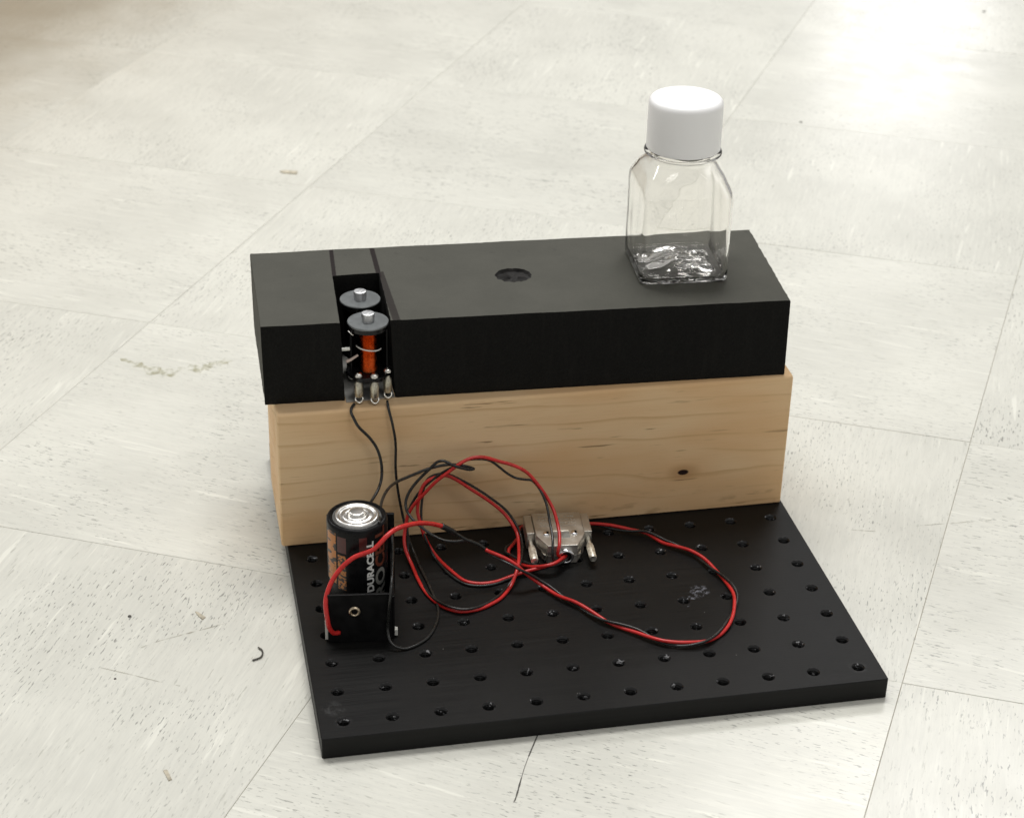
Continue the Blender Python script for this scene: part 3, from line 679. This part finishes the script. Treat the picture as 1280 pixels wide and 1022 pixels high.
# ------------------------------------------------------------------ wires (centre lines in inches)
WIRES = {
'tail_left': [[1.637,7.25,4.048],[1.561,7.135,4.025],[1.534,7.016,3.97],[1.579,6.941,3.863],[1.633,6.912,3.738],[1.705,6.901,3.619],[1.794,6.9,3.512],[1.884,6.895,3.406],[1.965,6.884,3.292],[2.038,6.867,3.175],[2.094,6.848,3.049],[2.134,6.826,2.917],[2.16,6.802,2.782],[2.173,6.771,2.647],[2.17,6.727,2.515],[2.149,6.662,2.394],[2.104,6.573,2.297],[2.044,6.468,2.228],[1.973,6.357,2.182],[1.899,6.244,2.149],[1.83,6.125,2.126],[1.76,6.005,2.108],[1.694,5.884,2.093],[1.635,5.758,2.078],[1.586,5.63,2.053],[1.542,5.5,2.031]],
'tail_right': [[2.373,7.2,4.094],[2.377,7.09,4.019],[2.393,7.013,3.914],[2.42,6.975,3.79],[2.447,6.955,3.661],[2.469,6.948,3.53],[2.49,6.949,3.399],[2.507,6.95,3.267],[2.518,6.948,3.135],[2.523,6.95,3.002],[2.522,6.951,2.87],[2.518,6.95,2.737],[2.515,6.949,2.604],[2.516,6.951,2.471],[2.522,6.95,2.338],[2.531,6.952,2.206],[2.543,6.953,2.073],[2.557,6.95,1.941],[2.573,6.944,1.809],[2.59,6.934,1.678],[2.609,6.92,1.547],[2.629,6.906,1.417],[2.649,6.883,1.288],[2.672,6.847,1.162],[2.694,6.783,1.048],[2.713,6.693,0.953],[2.731,6.589,0.873],[2.753,6.481,0.798],[2.779,6.37,0.73],[2.806,6.255,0.67],[2.829,6.131,0.627],[2.846,6.003,0.596],[2.861,5.872,0.578],[2.876,5.741,0.565],[2.892,5.609,0.558],[2.909,5.477,0.555],[2.926,5.346,0.552],[2.943,5.214,0.551],[2.958,5.082,0.55],[2.971,4.95,0.546],[2.985,4.818,0.542],[2.996,4.685,0.54],[3.005,4.553,0.545],[3.02,4.421,0.538],[3.029,4.289,0.542],[3.03,4.156,0.544],[3.024,4.023,0.542],[3.009,3.891,0.538],[2.983,3.761,0.537],[2.949,3.633,0.539],[2.904,3.508,0.537],[2.851,3.386,0.538],[2.792,3.267,0.536],[2.725,3.152,0.533],[2.651,3.042,0.533],[2.563,2.943,0.533],[2.461,2.857,0.536],[2.351,2.784,0.537],[2.231,2.727,0.535],[2.103,2.691,0.538],[1.975,2.694,0.567],[1.859,2.731,0.62],[1.786,2.812,0.691],[1.764,2.914,0.772],[1.761,2.98,0.885],[1.767,2.992,1.017],[1.774,2.988,1.15],[1.781,2.977,1.282],[1.791,2.968,1.414],[1.804,2.968,1.546],[1.819,2.984,1.677],[1.839,3.029,1.8],[1.864,3.113,1.899],[1.89,3.227,1.962],[1.915,3.352,1.998],[1.938,3.482,2.011],[1.96,3.613,2.018],[1.982,3.744,2.022],[2.003,3.875,2.023],[2.024,4.006,2.022],[2.044,4.137,2.019],[2.063,4.269,2.024],[2.079,4.4,2.039],[2.095,4.531,2.054],[2.108,4.662,2.069],[2.121,4.794,2.083],[2.128,4.92,2.121],[2.132,5.05,2.149]],
'battery_black': [[1.732,3.945,2.97],[1.753,4.072,2.932],[1.775,4.201,2.907],[1.796,4.33,2.878],[1.819,4.462,2.865],[1.844,4.593,2.86],[1.87,4.724,2.851],[1.897,4.855,2.841],[1.928,4.985,2.83],[1.963,5.113,2.817],[2.005,5.24,2.805],[2.052,5.365,2.794],[2.104,5.488,2.782],[2.161,5.608,2.767],[2.224,5.725,2.747],[2.295,5.837,2.726],[2.375,5.942,2.706],[2.459,6.044,2.682],[2.551,6.138,2.657],[2.652,6.223,2.638],[2.76,6.302,2.626],[2.871,6.377,2.621],[2.987,6.442,2.623],[3.109,6.499,2.627],[3.235,6.542,2.635],[3.364,6.579,2.64],[3.494,6.61,2.642],[3.626,6.634,2.638],[3.758,6.649,2.625],[3.89,6.65,2.603],[4.021,6.631,2.579],[4.144,6.584,2.561],[4.247,6.503,2.549],[4.136,6.456,2.569],[4.017,6.424,2.622],[3.896,6.409,2.676],[3.774,6.417,2.73],[3.659,6.452,2.79],[3.54,6.494,2.832],[3.412,6.512,2.808],[3.308,6.506,2.725],[3.214,6.5,2.63],[3.119,6.5,2.536],[3.023,6.494,2.442],[2.93,6.478,2.347],[2.841,6.456,2.249],[2.762,6.428,2.145],[2.696,6.39,2.035],[2.653,6.329,1.924],[2.646,6.24,1.826],[2.676,6.133,1.751],[2.726,6.018,1.705],[2.787,5.904,1.67],[2.848,5.786,1.654],[2.915,5.671,1.639],[2.983,5.556,1.628],[3.054,5.442,1.616],[3.129,5.332,1.608],[3.215,5.23,1.599],[3.312,5.138,1.594],[3.425,5.067,1.598],[3.548,5.016,1.612],[3.675,4.98,1.634],[3.803,4.949,1.661],[3.927,4.9,1.658]],
'red_lead': [[0.743,3.2,0.762],[0.636,3.13,0.804],[0.556,3.1,0.907],[0.512,3.09,1.033],[0.493,3.099,1.166],[0.479,3.128,1.298],[0.47,3.171,1.425],[0.473,3.223,1.55],[0.499,3.28,1.669],[0.546,3.339,1.782],[0.604,3.396,1.889],[0.674,3.443,1.995],[0.755,3.475,2.098],[0.843,3.495,2.199],[0.939,3.504,2.293],[1.043,3.508,2.379],[1.156,3.51,2.453],[1.281,3.503,2.503],[1.408,3.494,2.547],[1.532,3.489,2.6],[1.638,3.503,2.682],[1.735,3.531,2.772],[1.834,3.578,2.85],[1.941,3.648,2.893],[2.047,3.731,2.902],[2.149,3.817,2.885],[2.249,3.903,2.853],[2.344,3.99,2.814],[2.436,4.079,2.77],[2.527,4.167,2.723],[2.618,4.253,2.671],[2.709,4.335,2.615],[2.801,4.413,2.553],[2.893,4.487,2.488],[2.987,4.558,2.421],[3.08,4.624,2.349],[3.174,4.687,2.275],[3.268,4.75,2.201]],
'sleeve': [[3.206,4.7,2.26],[3.27,4.729,2.2],[3.335,4.757,2.141],[3.397,4.788,2.08],[3.458,4.82,2.017],[3.519,4.85,1.954]],
'black_link': [[3.479,4.83,1.992],[3.591,4.865,1.89],[3.704,4.886,1.786],[3.824,4.899,1.69],[3.958,4.917,1.614],[4.088,4.925,1.53],[4.203,4.917,1.427],[4.313,4.9,1.319]],
'pair_right': [[4.221,4.9,1.393],[4.328,4.874,1.323],[4.442,4.835,1.271],[4.553,4.777,1.231],[4.659,4.706,1.199],[4.762,4.631,1.167],[4.863,4.562,1.12],[4.965,4.515,1.052],[5.066,4.502,0.969],[5.163,4.506,0.881],[5.262,4.506,0.794],[5.364,4.486,0.716],[5.465,4.422,0.661],[5.552,4.33,0.631],[5.629,4.224,0.612],[5.7,4.115,0.6],[5.773,4.005,0.594],[5.85,3.899,0.596],[5.93,3.794,0.601],[6.009,3.69,0.603],[6.083,3.581,0.603],[6.154,3.47,0.601],[6.225,3.359,0.598],[6.296,3.249,0.598],[6.369,3.139,0.597],[6.444,3.032,0.595],[6.525,2.928,0.594],[6.616,2.833,0.595],[6.713,2.745,0.598],[6.815,2.662,0.599],[6.917,2.579,0.6],[7.02,2.497,0.602],[7.118,2.41,0.606],[7.212,2.318,0.603],[7.3,2.22,0.598],[7.389,2.124,0.597],[7.483,2.032,0.594],[7.586,1.95,0.592],[7.7,1.885,0.592],[7.822,1.836,0.592],[7.949,1.802,0.593],[8.079,1.785,0.594],[8.21,1.781,0.596],[8.341,1.791,0.594],[8.471,1.814,0.59],[8.595,1.857,0.587],[8.711,1.917,0.587],[8.819,1.992,0.587],[8.919,2.078,0.587],[9.011,2.172,0.589],[9.096,2.271,0.592],[9.177,2.375,0.594],[9.251,2.484,0.594],[9.32,2.595,0.596],[9.385,2.71,0.599],[9.445,2.827,0.601],[9.502,2.945,0.598],[9.555,3.065,0.603],[9.602,3.188,0.603],[9.639,3.314,0.6],[9.661,3.444,0.603],[9.666,3.575,0.604],[9.657,3.706,0.606],[9.639,3.836,0.604],[9.61,3.964,0.606],[9.577,4.091,0.608],[9.544,4.218,0.604],[9.505,4.344,0.601],[9.464,4.469,0.599],[9.425,4.595,0.6],[9.386,4.72,0.602],[9.343,4.844,0.604],[9.291,4.965,0.605],[9.232,5.083,0.605],[9.166,5.196,0.606],[9.091,5.304,0.606],[9.007,5.405,0.604],[8.917,5.501,0.603],[8.824,5.594,0.601],[8.729,5.685,0.595],[8.643,5.784,0.589],[8.563,5.888,0.597],[8.488,5.995,0.603],[8.408,6.099,0.61],[8.314,6.191,0.617],[8.206,6.264,0.609],[8.087,6.319,0.599],[7.967,6.372,0.597],[7.848,6.428,0.598],[7.73,6.487,0.599],[7.615,6.55,0.6],[7.501,6.615,0.602],[7.383,6.675,0.603],[7.263,6.728,0.603],[7.141,6.776,0.601],[7.017,6.821,0.595],[6.893,6.863,0.59]],
'pair_back': [[5.829,6.682,0.58],[5.69,6.668,0.586],[5.556,6.635,0.595],[5.435,6.568,0.592],[5.331,6.477,0.588],[5.237,6.375,0.585],[5.151,6.266,0.585],[5.061,6.161,0.585],[4.977,6.05,0.589],[4.953,5.922,0.56],[5.004,5.794,0.571],[5.067,5.67,0.576],[5.131,5.547,0.577],[5.202,5.428,0.588],[5.278,5.314,0.608],[5.355,5.206,0.646],[5.441,5.105,0.689],[5.544,5.022,0.729],[5.669,4.971,0.758],[5.806,4.969,0.772],[5.935,5.017,0.783],[6.041,5.105,0.774],[6.131,5.209,0.755],[6.202,5.325,0.728],[6.258,5.45,0.709]],
'coil_red': [[6.27,5.5,0.697],[6.222,5.381,0.722],[6.154,5.272,0.742],[6.077,5.172,0.774],[5.979,5.087,0.786],[5.862,5.031,0.776],[5.736,5.011,0.749],[5.611,5.016,0.713],[5.484,5.023,0.68],[5.356,5.025,0.654],[5.227,5.022,0.631],[5.099,5.012,0.608],[4.972,4.993,0.585],[4.845,4.963,0.568],[4.721,4.924,0.557],[4.598,4.88,0.548],[4.473,4.844,0.545],[4.343,4.824,0.545],[4.213,4.821,0.545],[4.084,4.839,0.545],[3.959,4.88,0.545],[3.847,4.946,0.545],[3.757,5.04,0.545],[3.691,5.153,0.545],[3.634,5.271,0.546],[3.579,5.389,0.549],[3.527,5.509,0.548],[3.475,5.629,0.55],[3.426,5.75,0.552],[3.382,5.873,0.553],[3.337,5.996,0.562],[3.293,6.117,0.582],[3.241,6.223,0.635],[3.182,6.269,0.739],[3.131,6.265,0.859],[3.086,6.25,0.981],[3.044,6.249,1.104],[3.009,6.287,1.224],[2.984,6.353,1.334],[2.96,6.426,1.44],[2.945,6.483,1.555],[2.959,6.517,1.68],[2.984,6.543,1.806],[3.014,6.566,1.931],[3.052,6.595,2.053],[3.116,6.628,2.161],[3.215,6.659,2.24],[3.336,6.682,2.283],[3.464,6.698,2.306],[3.594,6.708,2.311],[3.719,6.708,2.277],[3.831,6.705,2.209],[3.936,6.703,2.132],[4.036,6.705,2.048],[4.136,6.701,1.963],[4.237,6.694,1.881],[4.34,6.688,1.8],[4.443,6.677,1.721],[4.546,6.662,1.642],[4.647,6.644,1.56],[4.746,6.622,1.478],[4.842,6.593,1.394],[4.934,6.555,1.309],[5.016,6.501,1.222],[5.087,6.434,1.136],[5.146,6.348,1.057],[5.193,6.249,0.987],[5.217,6.133,0.932],[5.218,6.009,0.889],[5.203,5.883,0.859],[5.182,5.756,0.838],[5.159,5.628,0.83],[5.134,5.499,0.83],[5.108,5.371,0.831],[5.08,5.243,0.832],[5.047,5.117,0.829],[5.008,4.994,0.805],[4.96,4.879,0.766],[4.904,4.776,0.709],[4.845,4.679,0.643],[4.777,4.582,0.589],[4.7,4.481,0.56],[4.621,4.378,0.547],[4.539,4.276,0.545],[4.45,4.18,0.545],[4.35,4.096,0.545],[4.241,4.023,0.545],[4.128,3.958,0.545],[4.012,3.897,0.545],[3.889,3.853,0.545],[3.761,3.83,0.546],[3.63,3.819,0.545],[3.501,3.832,0.545],[3.381,3.883,0.545],[3.272,3.956,0.545],[3.174,4.042,0.545],[3.093,4.145,0.545],[3.025,4.257,0.545],[2.966,4.373,0.545],[2.915,4.493,0.545],[2.873,4.617,0.545],[2.84,4.744,0.545],[2.814,4.872,0.545],[2.79,5.001,0.549],[2.771,5.13,0.554],[2.754,5.26,0.559],[2.739,5.389,0.565],[2.727,5.519,0.573],[2.715,5.649,0.582],[2.698,5.778,0.6],[2.676,5.903,0.631],[2.647,6.016,0.688],[2.616,6.109,0.774],[2.605,6.198,0.87],[2.609,6.286,0.966],[2.63,6.365,1.067],[2.658,6.426,1.18],[2.685,6.468,1.3],[2.717,6.494,1.424],[2.764,6.503,1.546],[2.826,6.503,1.661],[2.901,6.503,1.768],[2.984,6.501,1.869],[3.073,6.5,1.964],[3.161,6.5,2.061],[3.247,6.502,2.16],[3.336,6.503,2.256],[3.434,6.502,2.343],[3.536,6.499,2.424],[3.639,6.501,2.504],[3.746,6.508,2.58],[3.855,6.527,2.648],[3.97,6.556,2.705],[4.089,6.584,2.752],[4.214,6.601,2.782],[4.345,6.606,2.791],[4.474,6.606,2.776],[4.6,6.604,2.741],[4.721,6.601,2.69],[4.842,6.591,2.642],[4.965,6.577,2.602],[5.089,6.558,2.563],[5.209,6.532,2.517],[5.324,6.502,2.463],[5.432,6.47,2.397],[5.528,6.437,2.315],[5.611,6.399,2.222],[5.689,6.366,2.122],[5.764,6.327,2.022],[5.835,6.288,1.919],[5.9,6.243,1.815],[5.958,6.189,1.711],[6.01,6.119,1.614],[6.048,6.034,1.522],[6.068,5.936,1.438],[6.078,5.828,1.365],[6.081,5.713,1.303],[6.078,5.593,1.251],[6.064,5.471,1.205],[6.041,5.352,1.157],[6.011,5.24,1.098],[5.975,5.185,0.989],[5.983,5.217,0.866],[6.048,5.263,0.766],[6.125,5.355,0.714],[6.203,5.45,0.671]],
'coil_black': [[6.253,5.5,0.655],[6.191,5.387,0.679],[6.121,5.278,0.698],[6.039,5.178,0.719],[5.938,5.095,0.726],[5.817,5.049,0.708],[5.694,5.052,0.665],[5.573,5.074,0.618],[5.447,5.09,0.584],[5.317,5.088,0.567],[5.188,5.067,0.558],[5.063,5.03,0.549],[4.942,4.979,0.543],[4.822,4.925,0.54],[4.702,4.871,0.539],[4.582,4.819,0.536],[4.457,4.778,0.534],[4.328,4.754,0.535],[4.197,4.747,0.534],[4.067,4.761,0.534],[3.94,4.796,0.534],[3.824,4.855,0.534],[3.727,4.943,0.534],[3.651,5.05,0.534],[3.585,5.164,0.537],[3.526,5.281,0.536],[3.472,5.401,0.536],[3.429,5.525,0.534],[3.39,5.65,0.534],[3.353,5.776,0.534],[3.316,5.902,0.535],[3.27,6.022,0.561],[3.215,6.105,0.642],[3.164,6.129,0.76],[3.12,6.139,0.883],[3.081,6.172,1.003],[3.053,6.248,1.106],[3.038,6.34,1.198],[3.034,6.427,1.296],[3.037,6.501,1.405],[3.046,6.56,1.522],[3.061,6.605,1.644],[3.081,6.638,1.769],[3.101,6.665,1.896],[3.125,6.691,2.023],[3.164,6.719,2.145],[3.241,6.747,2.246],[3.355,6.758,2.308],[3.483,6.759,2.335],[3.614,6.759,2.329],[3.739,6.756,2.29],[3.853,6.753,2.225],[3.963,6.75,2.155],[4.071,6.754,2.08],[4.179,6.752,2.005],[4.285,6.745,1.928],[4.389,6.737,1.849],[4.493,6.724,1.77],[4.596,6.708,1.689],[4.696,6.69,1.606],[4.796,6.669,1.524],[4.895,6.644,1.441],[4.989,6.612,1.355],[5.074,6.569,1.265],[5.147,6.512,1.172],[5.208,6.441,1.08],[5.258,6.354,0.996],[5.29,6.251,0.921],[5.304,6.134,0.865],[5.301,6.008,0.827],[5.286,5.88,0.803],[5.261,5.752,0.791],[5.232,5.624,0.787],[5.201,5.496,0.787],[5.166,5.369,0.788],[5.127,5.244,0.787],[5.082,5.121,0.781],[5.027,5.003,0.766],[4.963,4.894,0.732],[4.892,4.797,0.679],[4.814,4.717,0.612],[4.727,4.629,0.571],[4.644,4.528,0.553],[4.561,4.427,0.548],[4.475,4.327,0.551],[4.385,4.232,0.557],[4.29,4.141,0.564],[4.192,4.055,0.574],[4.088,3.976,0.585],[3.978,3.905,0.596],[3.861,3.846,0.608],[3.737,3.804,0.619],[3.608,3.787,0.626],[3.478,3.807,0.629],[3.36,3.861,0.632],[3.255,3.941,0.631],[3.166,4.037,0.625],[3.091,4.144,0.616],[3.028,4.258,0.604],[2.974,4.377,0.591],[2.928,4.5,0.581],[2.89,4.625,0.569],[2.857,4.752,0.56],[2.827,4.879,0.553],[2.8,5.008,0.547],[2.778,5.137,0.543],[2.758,5.267,0.541],[2.741,5.397,0.539],[2.727,5.528,0.539],[2.715,5.659,0.541],[2.705,5.789,0.546],[2.698,5.92,0.553],[2.692,6.05,0.572],[2.689,6.176,0.61],[2.691,6.278,0.689],[2.701,6.337,0.806],[2.71,6.382,0.929],[2.707,6.443,1.045],[2.711,6.511,1.157],[2.724,6.568,1.274],[2.744,6.611,1.397],[2.777,6.637,1.521],[2.827,6.649,1.642],[2.889,6.655,1.757],[2.956,6.653,1.87],[3.031,6.653,1.978],[3.117,6.653,2.077],[3.212,6.652,2.168],[3.312,6.652,2.253],[3.414,6.652,2.335],[3.521,6.652,2.412],[3.634,6.652,2.477],[3.753,6.655,2.533],[3.871,6.671,2.588],[3.99,6.693,2.639],[4.117,6.704,2.673],[4.247,6.706,2.687],[4.378,6.705,2.682],[4.508,6.706,2.662],[4.632,6.707,2.621],[4.741,6.706,2.549],[4.837,6.703,2.459],[4.932,6.7,2.368],[5.027,6.689,2.278],[5.13,6.672,2.199],[5.242,6.643,2.138],[5.364,6.604,2.111],[5.486,6.558,2.112],[5.603,6.501,2.116],[5.685,6.412,2.065],[5.748,6.324,1.991],[5.799,6.242,1.902],[5.841,6.165,1.805],[5.874,6.086,1.705],[5.89,5.997,1.611],[5.892,5.896,1.526],[5.889,5.786,1.455],[5.887,5.67,1.394],[5.886,5.549,1.343],[5.878,5.426,1.3],[5.864,5.303,1.255],[5.845,5.186,1.199],[5.822,5.089,1.115],[5.813,5.048,0.994],[5.837,5.051,0.866],[5.901,5.11,0.773],[5.989,5.198,0.733],[6.072,5.293,0.699],[6.147,5.395,0.662],[6.216,5.5,0.626]]}
def wire(name, pts, r, m, label=None, parent=None, cat='wire', group=None, org=None):
    bm = ntube(pts, r, 10, 3)
    o = obj(name, bm, m, parent, org or tuple(pts[0]), 180)
    if label: o['label'] = label; o['category'] = cat
    if group: o['group'] = group
    return o
wire('black_wire', WIRES['tail_left'], .034, m_wireblack, 'short thin black wire from the coil left terminal to behind the battery', group='single black wires')
wire('black_wire', WIRES['tail_right'], .031, m_wireblack, 'long thin black wire from the coil right terminal curling low round the holder front', group='single black wires')
wire('black_wire', WIRES['battery_black'], .034, m_wireblack, 'thin black wire rising from the battery top and doubling back to the taped splice', group='single black wires')
rl = wire('red_lead', WIRES['red_lead'], .052, m_red, 'thick red wire arching from the holder front past the battery to a black sleeve')
sl = WIRES['sleeve']
wire('heat_shrink', sl, .068, m_shrink, parent=rl, org=tuple(sl[0]))
wire('splice_wire', WIRES['black_link'], .038, m_wireblack, parent=rl, org=tuple(sl[0]))
# twisted pair lying in a wide loop on the plate
base_ = WIRES['pair_right']; back_ = WIRES['pair_back']
path = base_+[[6.2, 6.95, .61], [5.75, 6.95, .60], [5.45, 6.85, .59]]+[p for p in back_ if p[0] < 5.42 or p[1] < 6.0]
path = cr(path, 2); s_ = 0; A_, B_ = [], []
for i, p in enumerate(path):
    if i: s_ += (p-path[i-1]).length
    t = (path[min(i+1, len(path)-1)]-path[max(i-1, 0)]).normalized(); n1 = t.cross(Vector((0, 0, 1))).normalized(); n2 = n1.cross(t)
    a = s_*2*math.pi/2.35+.9; d = .037 if p.y < 6.6 else .03
    off = n1*math.cos(a)+n2*math.sin(a)
    pa_, pb_ = p+off*d, p-off*(d+.006)
    pa_.z = max(pa_.z, .548); pb_.z = max(pb_.z, .536)
    A_.append(pa_); B_.append(pb_)
tp = thing('twisted_wire_pair', path[0], 'red and black twisted pair lying in a wide loop on the right of the plate', 'wire')
obj('red_wire', tube(bmesh.new(), A_, .040, 10), m_red, tp, tuple(path[0]), 180)
obj('black_wire', tube(bmesh.new(), B_, .031, 10), m_wireblack, tp, tuple(path[0]), 180)
cp = thing('coiled_wire_pair', WIRES['coil_red'][0], 'red and black wire pair looping up against the pine block left of the connector', 'wire')
wire('red_wire', WIRES['coil_red'], .040, m_red, parent=cp, org=tuple(WIRES['coil_red'][0]))
wire('black_wire', WIRES['coil_black'], .030, m_wireblack, parent=cp, org=tuple(WIRES['coil_red'][0]))

# ------------------------------------------------------------------ bottle
BX = Vector((9.53, 9.27, 5.985)); byaw = math.radians(-3); BS = 1.045
bo = thing('square_bottle', BX, 'clear square plastic bottle with a white screw cap standing on the foam block', 'bottle')
def sect(bm, a, n, z, NB=144, rip=0., seed=0):
    out = []
    for k in range(NB):
        t = 2*math.pi*(k+.5)/NB; c, s = math.cos(t), math.sin(t)
        # blend a round and a square section by exponent n
        r = (abs(c)**n+abs(s)**n)**(-1/n)*a
        r *= 1+rip*mnoise.noise((c*2.1+seed, s*2.1, z*2.3))
        v = Vector((r*c, r*s, 0)); v.rotate(Matrix.Rotation(byaw, 3, 'Z')); out.append(bm.verts.new(BX+v+Vector((0, 0, z))))
    return out
outer = [(.80, 9, .005), (.93, 10, .012), (.985, 11, .05), (1.005, 12, .12), (1.003, 13, .3), (.998, 13, .7), (.995, 13, 1.2), (1.0, 13, 1.75), (1.005, 12, 1.98), (1.0, 11, 2.10), (.985, 10, 2.18), (.955, 9, 2.26), (.90, 8, 2.38), (.845, 6.5, 2.51), (.795, 4.6, 2.63), (.755, 3.1, 2.72), (.725, 2.4, 2.78), (.70, 2.05, 2.83), (.70, 2, 2.85), (.73, 2, 2.865), (.875, 2, 2.885), (.895, 2, 2.91), (.895, 2, 2.935), (.88, 2, 2.955), (.73, 2, 2.97), (.70, 2, 3.0), (.70, 2, 3.75)]
inner_ = [(.655, 2, 3.75), (.65, 2, 2.95), (.645, 2, 2.84), (.67, 2.2, 2.77), (.705, 2.8, 2.70), (.745, 4, 2.61), (.795, 5.8, 2.49), (.85, 7.2, 2.36), (.905, 8.5, 2.24), (.938, 9.5, 2.16), (.952, 10.5, 2.08), (.958, 11, 1.96), (.955, 12, 1.75), (.95, 12, 1.2), (.953, 12, .7), (.957, 11, .32), (.95, 10, .2), (.91, 9, .13), (.84, 8, .10)]
bm = bmesh.new(); rings = []
for a, n_, z in outer: rings.append(sect(bm, a*BS if z < 2.6 else a, n_*1.05 if z < 2.4 else n_, z, rip=.005 if .2 < z < 2.6 else 0, seed=0))
for a, n_, z in inner_: rings.append(sect(bm, a*BS+.014 if z < 2.6 else a, n_*1.0 if z < 2.4 else n_, z, rip=.006 if .1 < z < 2.6 else 0, seed=4))
# floor of the inside: pushed up and rippled
for f in [.84-.035*q for q in range(1, 24)]:
    R_ = sect(bm, f, max(2, 9*f), 0)
    for v in R_:
        p = v.co-BX; v.co.z = BX.z+.11+.16*max(0, 1-(p.length/.80))**.8+.11*mnoise.noise((p.x*1.5, p.y*3.4, 1))+.045*mnoise.noise((p.x*3.2, p.y*7.5, 5))
    rings.append(R_)
for a, b in zip(rings, rings[1:]):
    for k in range(len(a)): bm.faces.new((a[k], a[(k+1) % len(a)], b[(k+1) % len(a)], b[k]))
bm.faces.new(rings[-1])
under = [rings[0]]
for f in (.7, .58, .46, .34, .2, .08):
    R_ = sect(bm, f, max(2, 9*f), 0)
    for v in R_:
        p = v.co-BX; v.co.z = BX.z+.01+.15*max(0, 1-(p.length/.85))**.9+.02*mnoise.noise((p.x*5, p.y*5, 8))
    under.append(R_)
for a, b in zip(under, under[1:]):
    for k in range(len(a)): bm.faces.new((b[k], b[(k+1) % len(a)], a[(k+1) % len(a)], a[k]))
bm.faces.new(under[-1][::-1])
bmesh.ops.recalc_face_normals(bm, faces=bm.faces)
obj('body', bm, m_pet, bo, BX, 180)
cz = 3.0
prof = [(.71, cz), (.835, cz), (.85, cz+.015), (.852, cz+.5), (.848, cz+1.02), (.842, cz+1.08), (.825, cz+1.135), (.79, cz+1.175), (.74, cz+1.195), (.66, cz+1.202), (0, cz+1.205)]
prof_in = [(0, cz+.9), (.715, cz+.9), (.71, cz)]
obj('cap', nlathe(prof_in+prof, BX, 96), m_cap, bo, BX, 40)

for o in bpy.data.objects:
    if '_w' in o: del o['_w']
